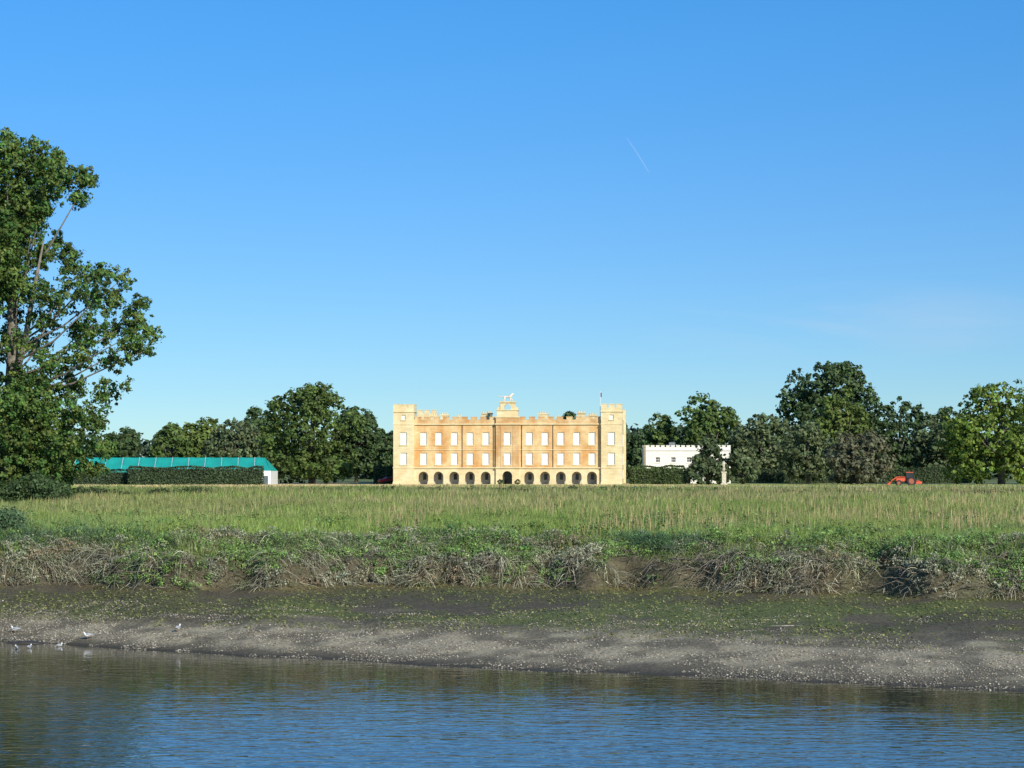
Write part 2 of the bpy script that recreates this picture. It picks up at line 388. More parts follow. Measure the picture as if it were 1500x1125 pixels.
def weed():
    r=np.random.default_rng(19); N=20000
    x=r.uniform(-34,30,N); t=.35+.65*r.random(N); yw=y_water(x); yb=y_bank(x); y=yw+t*(yb-yw)
    k=(fbm(x/4,y/2.5,81)*.6+fbm(x/1.1,y/1.1,82)*.4)>.46; x,y=x[k],y[k]; N=len(x)
    c=np.stack([x,y,ground_z(x,y)+.025],1); nn=nrm(np.array([0,-.2,1])+r.normal(size=(N,3))*.4)
    V,Fc=leaf_quads(c,nn,.03+.06*r.random(N),r,.45)
    g=r.random(N)[:,None]; C=np.array([.09,.115,.03])*(1-g)+np.array([.15,.14,.06])*g
    raw_mesh('riverweed',V,Fc,4,np.repeat(C,4,axis=0),M_dry)
weed()

# ------------------------------------------------------------ meadow grass
def blades(x,y,h,w,col,r,lean=.35):
    N=len(x); z=ground_z(x,y); a=r.normal(size=N)*.7; la=r.random(N)*6.283; ll=h*lean*r.random(N)
    V=np.empty((N,3,3)); V[:,0]=np.stack([x-np.cos(a)*w,y-np.sin(a)*w,z-.03],1); V[:,1]=np.stack([x+np.cos(a)*w,y+np.sin(a)*w,z-.03],1)
    V[:,2]=np.stack([x+np.cos(la)*ll,y+np.sin(la)*ll,z+h],1)
    C=np.repeat(col[:,None,:],3,axis=1)
    return V.reshape(-1,3),C.reshape(-1,3)
def meadow():
    r=np.random.default_rng(33); VV=[];CC=[]
    for (y0,y1,dens,w,h) in [(84,104,90,.020,.38),(104,130,65,.025,.46),(130,170,34,.037,.58),(170,230,15,.062,.65),(230,300,8,.095,.65)]:
        ym=y1; hw=.24*ym+7; N=int((y1-y0)*2*hw*dens)
        x=r.uniform(-hw,hw,N); y=r.uniform(y0,y1,N); d=y-y_bank(x)
        k=(d>1.3+r.random(N)*1.5); x,y,d=x[k],y[k],d[k]; N=len(x)
        f=fbm(x/14,y/30,84); g=fbm(x/3,y/5,86); q=fbm(x/1.2,y/1.6,87,2); big=fbm(x/22,y/40,94)
        lush=np.array([.170,.245,.052]); kh=np.array([.28,.26,.115]); dkc=np.array([.075,.12,.035]); blu=np.array([.13,.20,.095])
        C=np.tile(lush,(N,1)).astype(float)
        C=mixc(C,kh,np.clip(sst(.42,.62,f)*sst(12,50,d)*.6+sst(.55,.75,g)*.35*sst(6,25,d)+.12,0,1)*(.4+.6*r.random(N)))
        C=mixc(C,dkc,sst(.5,.68,1-g)*.65*sst(5,25,d)); C=mixc(C,(.11,.14,.05),sst(90,160,d)*.45); C=mixc(C,blu,sst(.55,.68,fbm(x/5,y/4,88))*(1-sst(8,30,d))*.6)
        C=mixc(C,(.20,.165,.10),(r.random(N)<.07*(1+3*(1-sst(1,4,d))))*1.0)
        C*= (.75+.5*r.random(N))[:,None]*(.75+.5*big)[:,None]
        hh=h*(.45+.7*r.random(N))*(.5+1.0*q)*(.8+.5*sst(.4,.6,g))
        V,c=blades(x,y,hh,w*(.6+.8*r.random(N)),C,r,.7); VV.append(V);CC.append(c)
    N=24000; y=102+r.random(N)**1.2*190; hw=.24*y+6; x=r.uniform(-1,1,N)*hw
    k=(fbm(x/6,y/12,90)+.12*np.clip(x/30,-1,1)-.12*(1-sst(106,140,y))>.49)&(y-y_bank(x)>5); x,y=x[k],y[k]; N=len(x)
    C=np.array([.38,.30,.15])[None]*(.6+.7*r.random(N))[:,None]
    w=.018+.00022*(y-90)
    V,c=blades(x,y,.6+.6*r.random(N),w,C,r,.3); VV.append(V);CC.append(c)
    N=60000; y=r.uniform(298,398,N); x=r.uniform(-1,1,N)*(.25*y+5); k=~((y>345)&(y<363)&(x>25)); x,y=x[k],y[k]; N=len(x)
    C=np.tile([.47,.37,.19],(N,1)).astype(float); C=mixc(C,(.24,.27,.09),np.clip(sst(.5,.62,fbm(x/25,y/12,85))+sst(15,45,x)*.6,0,1)); C*=(.7+.5*r.random(N))[:,None]
    V,c=blades(x,y,.08+.12*r.random(N),np.full(N,.1),C,r,.6); VV.append(V);CC.append(c)
    V=np.vstack(VV);C=np.vstack(CC)
    raw_mesh('meadow_grass',V,np.arange(len(V)).reshape(-1,3),3,C,M_grass)
meadow()
def forbs():
    r=np.random.default_rng(43); n=5200; y=92+r.random(n)**1.5*170; x=r.uniform(-1,1,n)*(.24*y+6)
    k=(fbm(x/4,y/6,91)>.46)&(y-y_bank(x)>2.0); x,y=x[k],y[k]; n=len(x)
    z=ground_z(x,y)+.15+.35*r.random(n); cen=np.stack([x,y,z],1)
    V,Fc,C=clump_leaves(cen,np.tile([0,-.2,.6],(n,1)),.2+.3*r.random(n),20,.07,(.085,.135,.035),r,var=.4,yel=.3)
    raw_mesh('meadow_plants',V,Fc,4,C,M_leaf)
forbs()

# ------------------------------------------------------------ bank vegetation
def ribbons(P0,vel,grav,L,w,col,r,seg=4):
    N=len(P0); pts=[]
    for i in range(seg+1):
        s=(i/seg); p=P0+vel*(L*s)[:,None]; p=p.copy(); p[:,2]-=grav*(L*s)**2; pts.append(p)
    pts=np.stack(pts,1)
    side=nrm(np.cross(vel,np.array([0,0,1.0]))+r.normal(size=(N,3))*.35)
    V=np.empty((N,seg+1,2,3))
    for i in range(seg+1):
        ww=(w*(1-.75*i/seg))[:,None]; V[:,i,0]=pts[:,i]-side*ww; V[:,i,1]=pts[:,i]+side*ww
    base=np.arange(N)[:,None]*(seg+1)*2; Fc=[]
    for i in range(seg):
        q=np.array([i*2,i*2+1,i*2+3,i*2+2]); Fc.append(base+q[None])
    return V.reshape(-1,3),np.concatenate(Fc,0),np.repeat(col,(seg+1)*2,axis=0)
def bank():
    r=np.random.default_rng(61)
    nt_=1600; tx=r.uniform(-37,35,nt_); td=.1+4.8*r.random(nt_)
    k=fbm(tx/3.2,td/2.5,62)>.43; tx,td=tx[k],td[k]; nt_=len(tx)
    per=26; idx=np.repeat(np.arange(nt_),per); N=len(idx); sz=(.35+.75*r.random(nt_))[idx]
    x=tx[idx]+r.normal(size=N)*.16; y=y_bank(tx[idx])+td[idx]+r.normal(size=N)*.12
    P=np.stack([x,y,ground_z(x,y)+.05],1)
    tl=r.normal(size=nt_)*.6
    vel=np.stack([r.normal(size=N)*.65+tl[idx],-.25-.75*r.random(N),.3+.9*r.random(N)],1)
    pal=np.array([[.34,.32,.23],[.25,.235,.165],[.155,.145,.10],[.18,.21,.10],[.42,.385,.26],[.19,.145,.11]])
    ci=r.choice(6,nt_,p=[.27,.21,.12,.22,.1,.08]); C=pal[ci[idx]]*(.6+.75*r.random(N))[:,None]
    V1,F1,C1=ribbons(P,vel,.7+.9*r.random(N),sz*(.5+.7*r.random(N)),.009+.013*r.random(N),C,r)
    raw_mesh('bank_dry_stems',V1,F1,4,C1,M_dry)
    N=11000; x=r.uniform(-37,35,N); d=-.1+3.5*r.random(N); y=y_bank(x)+d; P=np.stack([x,y,ground_z(x,y)+.08+.12*r.random(N)],1)
    vel=np.stack([r.normal(size=N),-.4*r.random(N),r.normal(size=N)*.35],1); C=pal[r.choice(6,N)]*(.5+.7*r.random(N))[:,None]
    V1,F1,C1=ribbons(P,vel,.4*r.random(N),.2+.5*r.random(N),.007+.009*r.random(N),C,r,3)
    raw_mesh('bank_debris',V1,F1,4,C1,M_dry)
    n=13500; x=r.uniform(-37,35,n); d=.15+5.4*r.random(n); y=y_bank(x)+d
    k=fbm(x/2.0,d/1.3,65)+.10*sst(.5,2.2,d)>.475; x,y,d=x[k],y[k],d[k]; n=len(x)
    cen=np.stack([x,y,ground_z(x,y)+.06+.55*r.random(n)*(.25+.75*vn(x/1.0,y/1.0,68))],1); per=25
    V,Fc,C=clump_leaves(cen,np.tile([0,-.6,.5],(n,1)),.10+.22*r.random(n),per,.044,(.185,.19,.125),r,var=.5,yel=.12,pw=.6)
    f=np.repeat(fbm(x/2.6,d/2,66)+.08*sst(1.5,4,d),per*4)
    C=np.where((f>.53)[:,None],C*np.array([.62,.98,.42]),C); C=np.where((f<.37)[:,None],C*np.array([.85,.68,.62]),C)
    raw_mesh('bank_plants',V,Fc,4,C,M_leaf)
    N=22000; x=r.uniform(-37,35,N); d=1.6+3.9*r.random(N); k=fbm(x/2.0,d/2,69)>.46; x,d=x[k],d[k]; N=len(x); y=y_bank(x)+d
    P=np.stack([x,y,ground_z(x,y)],1); vel=np.stack([r.normal(size=N)*.4,-.5*r.random(N)-.1,.9+.4*r.random(N)],1)
    C=np.array([.19,.27,.075])[None]*(.6+.7*r.random(N))[:,None]; C=mixc(C,(.32,.29,.16),(r.random(N)<.3)*1.)
    V1,F1,C1=ribbons(P,vel,.5+.6*r.random(N),.3+.45*r.random(N),.012+.009*r.random(N),C,r)
    raw_mesh('bank_grass',V1,F1,4,C1,M_grass)
    b=MB()
    for cx in [3.4,6.6,7.4,8.2,9.0,9.6,12.5,-7,-3.2,-17,19,16,22,-12,24]:
        for i in range(18):
            x=cx+r.normal()*.8; y=float(y_bank(x))+r.uniform(.1,1.8); z=float(ground_z(x,y))+.2
            dx,dy,dz=r.normal()*.8,-r.uniform(.3,1.3),r.uniform(-.9,.35)
            b.tube([(x,y,z),(x+dx*.4,y+dy*.5,z+.15+dz*.2),(x+dx,y+dy,z+dz*.7)],[.024,.017,.007],4,False)
    b.build('dead_branches',simple('dead_wood',(.15,.125,.095),.9,.4,6))
    VV=[];FF=[];CC=[];o=0
    for (px,w,n,h,c) in [(960,1.4,1100,1.15,(.09,.16,.08)),(1010,.7,350,.9,(.10,.17,.08)),(650,1.1,350,.8,(.1,.16,.08)),(100,2.3,1000,1.1,(.12,.18,.09)),(15,1.3,600,1.3,(.09,.14,.08)),(280,.9,300,1.1,(.22,.24,.11)),
                         (800,.8,250,.7,(.1,.16,.07)),(1160,1,260,.65,(.12,.17,.07)),(1330,.9,300,.7,(.13,.18,.07)),(400,1.0,300,.7,(.1,.16,.07)),(500,1,250,.65,(.11,.17,.07)),(1440,1.0,300,.65,(.12,.17,.07)),(200,1.0,300,.8,(.12,.17,.08))]:
        cx=wx(px,97); x=cx+r.normal(size=n)*w*.55; y=y_bank(x)+2.6+r.random(n)*2.2
        P=np.stack([x,y,ground_z(x,y)-.05],1); vel=np.stack([r.normal(size=n)*.4,r.normal(size=n)*.35-.15,np.full(n,1.1)],1)
        C=np.array(c)[None]*(.65+.7*r.random(n))[:,None]
        V,Fc,Cc=ribbons(P,vel,.3+.35*r.random(n),h*(.5+.6*r.random(n)),.016+.01*r.random(n),C,r); VV.append(V);FF.append(Fc+o);CC.append(Cc);o+=len(V)
    raw_mesh('reed_clumps',np.vstack(VV),np.vstack(FF),4,np.vstack(CC),M_grass)
bank()
yd=82.5; X=wx(1150,yd); zd=float(ground_z(X,yd))
b=MB(); b.tube([(X-.6,yd,zd+.04),(X-.2,yd-.2,zd+.06),(X+.3,yd,zd+.05),(X+.6,yd-.2,zd+.08)],[.012,.022,.02,.008],6)
b.tube([(X+.3,yd-.1,zd+.05),(X+.45,yd-.4,zd+.15)],[.015,.006],5); b.build('driftwood',simple('driftwood',(.3,.27,.22),.8,.3,8))

# ------------------------------------------------------------ river
m,nt,p,o=newmat('river_water')
p.inputs['Base Color'].default_value=(.030,.032,.018,1); p.inputs['Roughness'].default_value=.03; p.inputs['IOR'].default_value=1.33
tc=nt.nodes.new('ShaderNodeTexCoord')
def wn(scale,sx,sy,det,dist=0,rot=8):
    mp=nt.nodes.new('ShaderNodeMapping'); mp.inputs['Scale'].default_value=(sx,sy,1); mp.inputs['Rotation'].default_value=(0,0,R(rot))
    nt.links.new(tc.outputs['Object'],mp.inputs['Vector'])
    n=nt.nodes.new('ShaderNodeTexNoise'); n.inputs['Scale'].default_value=scale; n.inputs['Detail'].default_value=det; n.inputs['Distortion'].default_value=dist
    nt.links.new(mp.outputs['Vector'],n.inputs['Vector']); return n
a=wn(2.0,.6,1.2,2,.3); c=wn(.35,.5,1.0,2,0,-6)
def mth(op,*ins):
    q=nt.nodes.new('ShaderNodeMath'); q.operation=op
    for i,v in enumerate(ins):
        if isinstance(v,(int,float)): q.inputs[i].default_value=v
        else: nt.links.new(v,q.inputs[i])
    return q.outputs[0]
sp=nt.nodes.new('ShaderNodeSeparateXYZ'); nt.links.new(tc.outputs['Object'],sp.inputs[0])
ex=mth('DIVIDE',mth('SUBTRACT',sp.outputs['X'],10.9),1.9); ey=mth('DIVIDE',mth('SUBTRACT',sp.outputs['Y'],62.2),.6)
rr=mth('ADD',mth('MULTIPLY',ex,ex),mth('MULTIPLY',ey,ey)); msk=nt.nodes.new('ShaderNodeMapRange'); msk.inputs['From Min'].default_value=1; msk.inputs['From Max'].default_value=.3; nt.links.new(rr,msk.inputs['Value'])
fine=wn(6,.8,1.0,2)
hgt=mth('ADD',mth('MULTIPLY_ADD',c.outputs['Fac'],1.2,a.outputs['Fac']),mth('MULTIPLY',mth('MULTIPLY',fine.outputs['Fac'],msk.outputs[0]),.8))
calm=nt.nodes.new('ShaderNodeMapRange'); nt.links.new(mth('ADD',sp.outputs['Y'],mth('MULTIPLY',sp.outputs['X'],.55)),calm.inputs['Value']); calm.inputs['From Min'].default_value=54; calm.inputs['From Max'].default_value=74; calm.inputs['To Min'].default_value=1.15; calm.inputs['To Max'].default_value=.35
hg2=mth('MULTIPLY',hgt,calm.outputs[0])
bm=nt.nodes.new('ShaderNodeBump'); bm.inputs['Strength'].default_value=1; bm.inputs['Distance'].default_value=.024
nt.links.new(hg2,bm.inputs['Height']); nt.links.new(bm.outputs['Normal'],p.inputs['Normal'])
w=MB(); w.quad((-3000,4,0),(3000,4,0),(3000,96,0),(-3000,96,0)); w.build('river',m)

# ------------------------------------------------------------ gulls and reflection stand-ins
M_gw=simple('gull_white',(.75,.75,.73),.6,.06,20); M_gg=simple('gull_grey',(.33,.35,.38),.6,.1,20); M_gb=simple('gull_beak',(.5,.2,.05),.5,.1,20)
def gull_shape(px,py,rz,refl=False,sc=.95):
    d=85.0
    for it in range(60):
        X=wx(px,d); z=0 if refl else max(0.0,float(ground_z(X,d))); d=d*.7+.3*(CAMZ-z)*F/(py-HY)
    X=wx(px,d); z=0 if refl else max(0.0,float(ground_z(X,d)))
    e=empty('gull_shape',(X,d,z),rz); e.scale=(sc,sc,sc); h=-.12 if refl else 0
    b=MB(); b.tube([(-.2,0,.2+h),(-.14,0,.2+h),(-.06,0,.19+h),(.03,0,.19+h),(.1,0,.215+h),(.135,0,.26+h),(.15,0,.3+h),(.175,0,.315+h),(.2,0,.31+h)],[(.03,.008),(.04,.025),(.06,.055),(.068,.065),(.055,.055),(.033,.035),(.032,.032),(.034,.032),(.012,.012)],10); b.build('body',M_gw,e,True)
    for s in (-1,1):
        b=MB(); b.tube([(.09,.05*s,.235+h),(.0,.068*s,.23+h),(-.1,.055*s,.225+h),(-.25,.015*s,.215+h)],[(.01,.02),(.018,.05),(.016,.04),(.004,.008)],8); b.build('wing',M_gg,e,True)
        if not refl:
            b=MB(); b.tube([(.0,.025*s,.15),(.005,.025*s,.08),(0,.025*s,0)],[.008,.006,.006],6); b.tube([(0,.025*s,.006),(.04,.025*s,.004)],[.01,.006],6); b.build('leg',M_gb,e,True)
    b=MB(); b.tube([(.195,0,.31+h),(.24,0,.3+h)],[.01,.003],6); b.build('beak',M_gb,e,True)
gull_shape(25,927,R(170)); gull_shape(131,936,R(200)); gull_shape(263,925,R(75)); gull_shape(90,946,R(50),True,.7); gull_shape(27,949,R(120),True,.7); gull_shape(46,948,R(70),True,.7)  # last three, on the water, are added shapes standing in for gull reflections
b=MB(); X=wx(40,87.5)
b.tube([(X-.9,87.2,-.05),(X-.4,87.4,-.02),(X+.2,87.3,0),(X+.8,87.2,-.03),(X+1.0,87.3,-.08)],[(.1,.03),(.3,.09),(.35,.1),(.2,.07),(.05,.02)],10); b.build('mud_spit',simple('wet_mud',(.05,.042,.03),.5,.4,6,.03),None,True)

# ------------------------------------------------------------ mansion
def stone(name,c1,c2,stain,amt):
    m,nt,p,o=newmat(name); tc=nt.nodes.new('ShaderNodeTexCoord')
    n=nt.nodes.new('ShaderNodeTexNoise'); n.inputs['Scale'].default_value=.9; n.inputs['Detail'].default_value=8; n.inputs['Roughness'].default_value=.65
    nt.links.new(tc.outputs['Object'],n.inputs['Vector'])
    r=nt.nodes.new('ShaderNodeValToRGB'); r.color_ramp.elements[0].position=.35; r.color_ramp.elements[1].position=.65; r.color_ramp.elements[0].color=(*c1,1); r.color_ramp.elements[1].color=(*c2,1)
    nt.links.new(n.outputs['Fac'],r.inputs['Fac'])
    mp=nt.nodes.new('ShaderNodeMapping'); mp.inputs['Scale'].default_value=(.5,.5,.22); nt.links.new(tc.outputs['Object'],mp.inputs['Vector'])
    n2=nt.nodes.new('ShaderNodeTexNoise'); n2.inputs['Scale'].default_value=.9; n2.inputs['Detail'].default_value=7; nt.links.new(mp.outputs['Vector'],n2.inputs['Vector'])
    mr=nt.nodes.new('ShaderNodeMapRange'); mr.inputs['From Min'].default_value=.42; mr.inputs['From Max'].default_value=.64; mr.inputs['To Max'].default_value=amt
    nt.links.new(n2.outputs['Fac'],mr.inputs['Value'])
    mx=nt.nodes.new('ShaderNodeMixRGB'); mx.inputs['Color2'].default_value=(*stain,1)
    nt.links.new(mr.outputs['Result'],mx.inputs['Fac']); nt.links.new(r.outputs['Color'],mx.inputs['Color1'])
    bk=nt.nodes.new('ShaderNodeTexBrick'); bk.inputs['Scale'].default_value=1.0; bk.inputs['Brick Width'].default_value=.9; bk.inputs['Row Height'].default_value=.35; bk.inputs['Mortar Size'].default_value=.012
    bk.inputs['Color1'].default_value=(1,1,1,1); bk.inputs['Color2'].default_value=(.86,.86,.86,1); bk.inputs['Mortar'].default_value=(.72,.7,.66,1)
    sw=nt.nodes.new('ShaderNodeSeparateXYZ'); cb=nt.nodes.new('ShaderNodeCombineXYZ'); nt.links.new(tc.outputs['Object'],sw.inputs[0])
    ad=nt.nodes.new('ShaderNodeMath'); nt.links.new(sw.outputs['X'],ad.inputs[0]); nt.links.new(sw.outputs['Y'],ad.inputs[1]); nt.links.new(ad.outputs[0],cb.inputs['X']); nt.links.new(sw.outputs['Z'],cb.inputs['Y'])
    nt.links.new(cb.outputs[0],bk.inputs['Vector'])
    ml=nt.nodes.new('ShaderNodeMixRGB'); ml.blend_type='MULTIPLY'; ml.inputs['Fac'].default_value=1; nt.links.new(mx.outputs[0],ml.inputs['Color1']); nt.links.new(bk.outputs['Color'],ml.inputs['Color2'])
    nt.links.new(ml.outputs[0],p.inputs['Base Color']); p.inputs['Roughness'].default_value=.85; p.inputs['Specular IOR Level'].default_value=.2
    return m
M_st=stone('bath_stone',(.68,.46,.22),(.78,.58,.31),(.60,.29,.09),.85)
M_tw=stone('pale_stone',(.70,.57,.33),(.80,.68,.42),(.62,.43,.19),.35)
M_sh=stone('stained_stone',(.64,.45,.23),(.74,.56,.31),(.50,.25,.09),.85)
M_bl=simple('window_blind',(.76,.74,.68),.5,.06,3); M_fr=simple('window_frame',(.8,.78,.72),.5,.05,3)
M_dark=simple('dark_glass',(.03,.035,.04),.15,.3,2); M_roof=simple('lead_roof',(.16,.17,.18),.6,.2,2)

def wall(mb,u0,u1,v,z0,z1,rects=(),arches=(),depth=.35,N=12):
    holes=[tuple(h) for h in rects]+[(c-w/2,c+w/2,z0,zs+w/2) for c,w,zs in arches]
    us=sorted(set([u0,u1]+[h[0] for h in holes]+[h[1] for h in holes])); zs_=sorted(set([z0,z1]+[h[2] for h in holes]+[h[3] for h in holes]))
    for i in range(len(us)-1):
        for j in range(len(zs_)-1):
            cu=(us[i]+us[i+1])/2; cz=(zs_[j]+zs_[j+1])/2
            if any(h[0]<cu<h[1] and h[2]<cz<h[3] for h in holes): continue
            mb.quad((us[i],v,zs_[j]),(us[i+1],v,zs_[j]),(us[i+1],v,zs_[j+1]),(us[i],v,zs_[j+1]))
    for a,b_,c,d_ in rects:
        w=v+depth
        mb.quad((a,v,c),(a,w,c),(b_,w,c),(b_,v,c)); mb.quad((a,v,d_),(b_,v,d_),(b_,w,d_),(a,w,d_))
        mb.quad((a,v,c),(a,v,d_),(a,w,d_),(a,w,c)); mb.quad((b_,v,c),(b_,w,c),(b_,w,d_),(b_,v,d_))
    for c,w_,zs in arches:
        r_=w_/2; top=zs+r_; w=v+depth
        pts=[(c-r_*math.cos(math.pi*i/N),zs+r_*math.sin(math.pi*i/N)) for i in range(N+1)]
        for i in range(N):
            (a,za),(b_,zb)=pts[i],pts[i+1]
            mb.quad((a,v,za),(b_,v,zb),(b_,v,top),(a,v,top)); mb.quad((a,v,za),(a,w,za),(b_,w,zb),(b_,v,zb))
        mb.quad((c-r_,v,z0),(c-r_,v,zs),(c-r_,w,zs),(c-r_,w,z0)); mb.quad((c+r_,v,z0),(c+r_,w,z0),(c+r_,w,zs),(c+r_,v,zs))
def merlons(mb,a0,a1,v0,v1,z0,z1,w,g,axis='u',cop=.1):
    L=a1-a0; n=max(2,round((L+g)/(w+g))); w=(L-(n-1)*g)/n
    for i in range(n):
        a=a0+i*(w+g)
        if axis=='u': mb.box(a,a+w,v0,v1,z0,z1-cop); mb.box(a-.05,a+w+.05,v0-.05,v1+.05,z1-cop,z1)
        else: mb.box(v0,v1,a,a+w,z0,z1-cop); mb.box(v0-.05,v1+.05,a-.05,a+w+.05,z1-cop,z1)
def window(mbB,mbF,mbS,a,b_,c,d_,v,depth=.22):
    w=v+depth; mbB.quad((a,w,c),(b_,w,c),(b_,w,d_),(a,w,d_))
    f=.07; w0=w-.06
    mbF.box(a,a+f,w0,w-.004,c,d_); mbF.box(b_-f,b_,w0,w-.004,c,d_); mbF.box(a+f,b_-f,w0,w-.004,c,c+f); mbF.box(a+f,b_-f,w0,w-.004,d_-f,d_)
    mz=(c+d_)/2; mbF.box(a+f,b_-f,w0,w-.004,mz-.035,mz+.035)
    for k in (1,2):
        uu=a+(b_-a)*k/3; mbF.box(uu-.015,uu+.015,w0+.02,w-.004,c+f,mz-.035); mbF.box(uu-.015,uu+.015,w0+.02,w-.004,mz+.035,d_-f)
    mbS.box(a-.12,b_+.12,v-.12,v-.003,c-.16,c-.003)
D0=400.0; HX=wx(743.5,D0); zg=float(ground_z(HX,D0))
H=empty('castellated_mansion',(HX,D0,zg),R(-4))
bays=[4.0,6.9,9.8,12.7,15.5]
st=MB();tw=MB();sh=MB();ar=MB();bl=MB();fr=MB();sl=MB();tr=MB();dk=MB();rf=MB()
W1=(3.65,5.85);W2=(7.3,9.6); hw=.62
for s in (-1,1):
    u0,u1=(-17.2,-2.1) if s<0 else (2.1,17.2)
    cs=[s*b_ for b_ in bays]; rc=[(c-hw,c+hw,*W) for c in cs for W in (W1,W2)]
    wall(st,u0,u1,0,3.2,11.0,rc)
    for q in rc: window(bl,fr,sl,*q,0)
    wall(ar,u0,u1,-.35,0,3.0,arches=[(c,1.8,1.5) for c in cs],depth=.4)
    tr.box(u0,u1,-.6,0,3.0,3.2)
    ar.box(u0,u1,-.02,.15,2.75,2.99)
    tr.box(u0,u1,-.3,.02,11.0,11.22); tr.box(u0,u1,-.12,0,6.35,6.47)
    wall(sh,u0,u1,-.06,11.22,11.95); sh.box(u0,u1,.0,.45,11.22,11.94)
    merlons(sh,u0+.1,u1-.1,-.06,.4,11.95,12.5,1.05,.62)
    t0,t1=(-21,-17.2) if s<0 else (17.2,21); tc_=(t0+t1)/2
    rc=[(tc_-hw,tc_+hw,*W1),(tc_-hw,tc_+hw,*W2),(tc_-.4,tc_+.4,11.9,12.8)]
    wall(tw,t0,t1,-.9,0,13.3,rc)
    for q in rc[:2]: window(bl,fr,sl,*q,-.9)
    q=rc[2]; window(bl,fr,sl,*q,-.9)
    for uu in (t0,t1): tw.quad((uu,-.9,0),(uu,3.4,0),(uu,3.4,13.3),(uu,-.9,13.3))
    tw.quad((t0,3.4,11),(t1,3.4,11),(t1,3.4,13.3),(t0,3.4,13.3))
    rf.quad((t0,-.9,13.3),(t1,-.9,13.3),(t1,3.4,13.3),(t0,3.4,13.3))
    tr.box(t0-.15,t1+.15,-1.05,3.55,13.3,13.5)
    tr.box(t0-.08,t1+.08,-.98,-.9,11.0,11.18); tr.box(t0-.08,t1+.08,-.98,-.9,3.02,3.2); tr.box(t0-.1,t1+.1,-1.0,-.9,0,.45); 
    tw.box(t0,t1,-.9,-.5,13.5,14.1); tw.box(t0,t1,3.0,3.4,13.5,14.1); tw.box(t0,t0+.4,-.5,3.0,13.5,14.1); tw.box(t1-.4,t1,-.5,3.0,13.5,14.1)
    merlons(tw,t0,t1,-.9,-.5,14.1,14.8,.8,.42); merlons(tw,t0,t1,3.0,3.4,14.1,14.8,.8,.42)
    merlons(tw,-.3,2.9,(t0 if s<0 else t1-.4),(t0+.4 if s<0 else t1),14.1,14.8,.8,.42,'v')
    merlons(tw,-.3,2.9,(t1-.4 if s<0 else t0),(t1 if s<0 else t0+.4),14.1,14.8,.8,.42,'v')
    uw=20.6*s; tw.quad((uw,3.4,0),(uw,38.6,0),(uw,38.6,11.9),(uw,3.4,11.9))
    for k in range(9):
        vv=6+k*3.7
        for W in (W1,W2,(1.0,2.6)): bl.box(min(uw,uw+.03*s),max(uw,uw+.03*s),vv,vv+1.24,*W)
    merlons(tw,3.6,38.4,min(uw,uw-.4*s),max(uw,uw-.4*s),11.9,12.5,1.05,.62,'v')
    tw.box(t0,t1,38.6,42,0,14.1); merlons(tw,t0,t1,38.6,39,14.1,14.8,.8,.42)
    merlons(tw,39.2,41.8,(t0 if s<0 else t1-.4),(t0+.4 if s<0 else t1),14.1,14.8,.8,.42,'v')
rc=[(-hw,hw,*W1),(-hw,hw,*W2)]
wall(sh,-2.1,2.1,-.5,3.2,11.0,rc)
for q in rc: window(bl,fr,sl,*q,-.5)
for uu in (-2.1,2.1): sh.quad((uu,-.5,3.2),(uu,0,3.2),(uu,0,11),(uu,-.5,11))
wall(ar,-2.1,2.1,-.8,0,3.0,arches=[(0,1.8,1.6)],depth=.6)
for uu in (-2.1,2.1): ar.quad((uu,-.8,0),(uu,-.35,0),(uu,-.35,3),(uu,-.8,3))
tr.box(-2.25,2.25,-1.05,0,3.003,3.22); tr.box(-2.3,2.3,-.8,0.05,11.003,11.25)
sh.box(-2.1,2.1,-.55,.4,11.25,12.3); tr.box(-2.25,2.25,-.7,.5,12.3,12.5)
for uu in (-1.15,1.15): sh.box(uu-.12,uu+.12,-.56,-.503,3.25,10.95)
for uu in (-8.35,8.35,-2.6,2.6): dk.tube([(uu,-.1,3.25),(uu,-.1,10.9)],[.06,.06],6)
LD=2.1
lg=MB(); lg.quad((-17.2,LD,0),(17.2,LD,0),(17.2,LD,3),(-17.2,LD,3)); lg.quad((-17.2,0.15,3),(17.2,0.15,3),(17.2,LD,3),(-17.2,LD,3)); lg.quad((-17.2,-.3,.05),(17.2,-.3,.05),(17.2,LD,.05),(-17.2,LD,.05))
dd=MB(); dd.box(-.75,.75,LD-.1,LD-.02,.06,2.5)
for c in bays:
    for s in (-1,1): dd.box(s*c-.3,s*c+.3,LD-.06,LD-.01,.9,2.0)
tr.box(-21.3,21.3,-2.2,-1.06,-.3,.08)
rf.quad((-20.6,.45,11.3),(20.6,.45,11.3),(20.6,42,11.3),(-20.6,42,11.3)); tw.quad((-20.6,42,0),(20.6,42,0),(20.6,42,12),(-20.6,42,12))
ch=MB()
for (a,b_,v,z) in [(-15.4,-13.6,6,12.9),(-13.2,-11.7,8,13.1),(-5.2,-3.3,5,13.3),(-10.5,-9.2,12,12.8),(5.4,7.2,5,13.2),(8.4,9.2,12,12.7),(12.6,14.0,6,13.4),(14.6,16.2,8,13.0)]:
    ch.box(a,b_,v,v+1.3,11.2,z-.25); ch.box(a-.12,b_+.12,v-.12,v+1.42,z-.25,z)
    n=int((b_-a)/.45)
    for k in range(n): ch.tube([(a+.25+k*.45,v+.6,z),(a+.25+k*.45,v+.6,z+.35)],[.13,.1],8)
pd=MB()
wall(pd,-1.95,1.95,-.3,12.5,13.6); pd.box(-1.95,1.95,-.295,1.1,12.503,13.597)
tr.box(-2.1,2.1,-.45,1.25,13.6,13.75)
wall(pd,-1.35,1.35,-.15,13.75,15.05,arches=[(0,1.25,14.2)],depth=1.0)
for uu in (-1.35,1.35): pd.quad((uu,-.15,13.75),(uu,.85,13.75),(uu,.85,15.05),(uu,-.15,15.05))
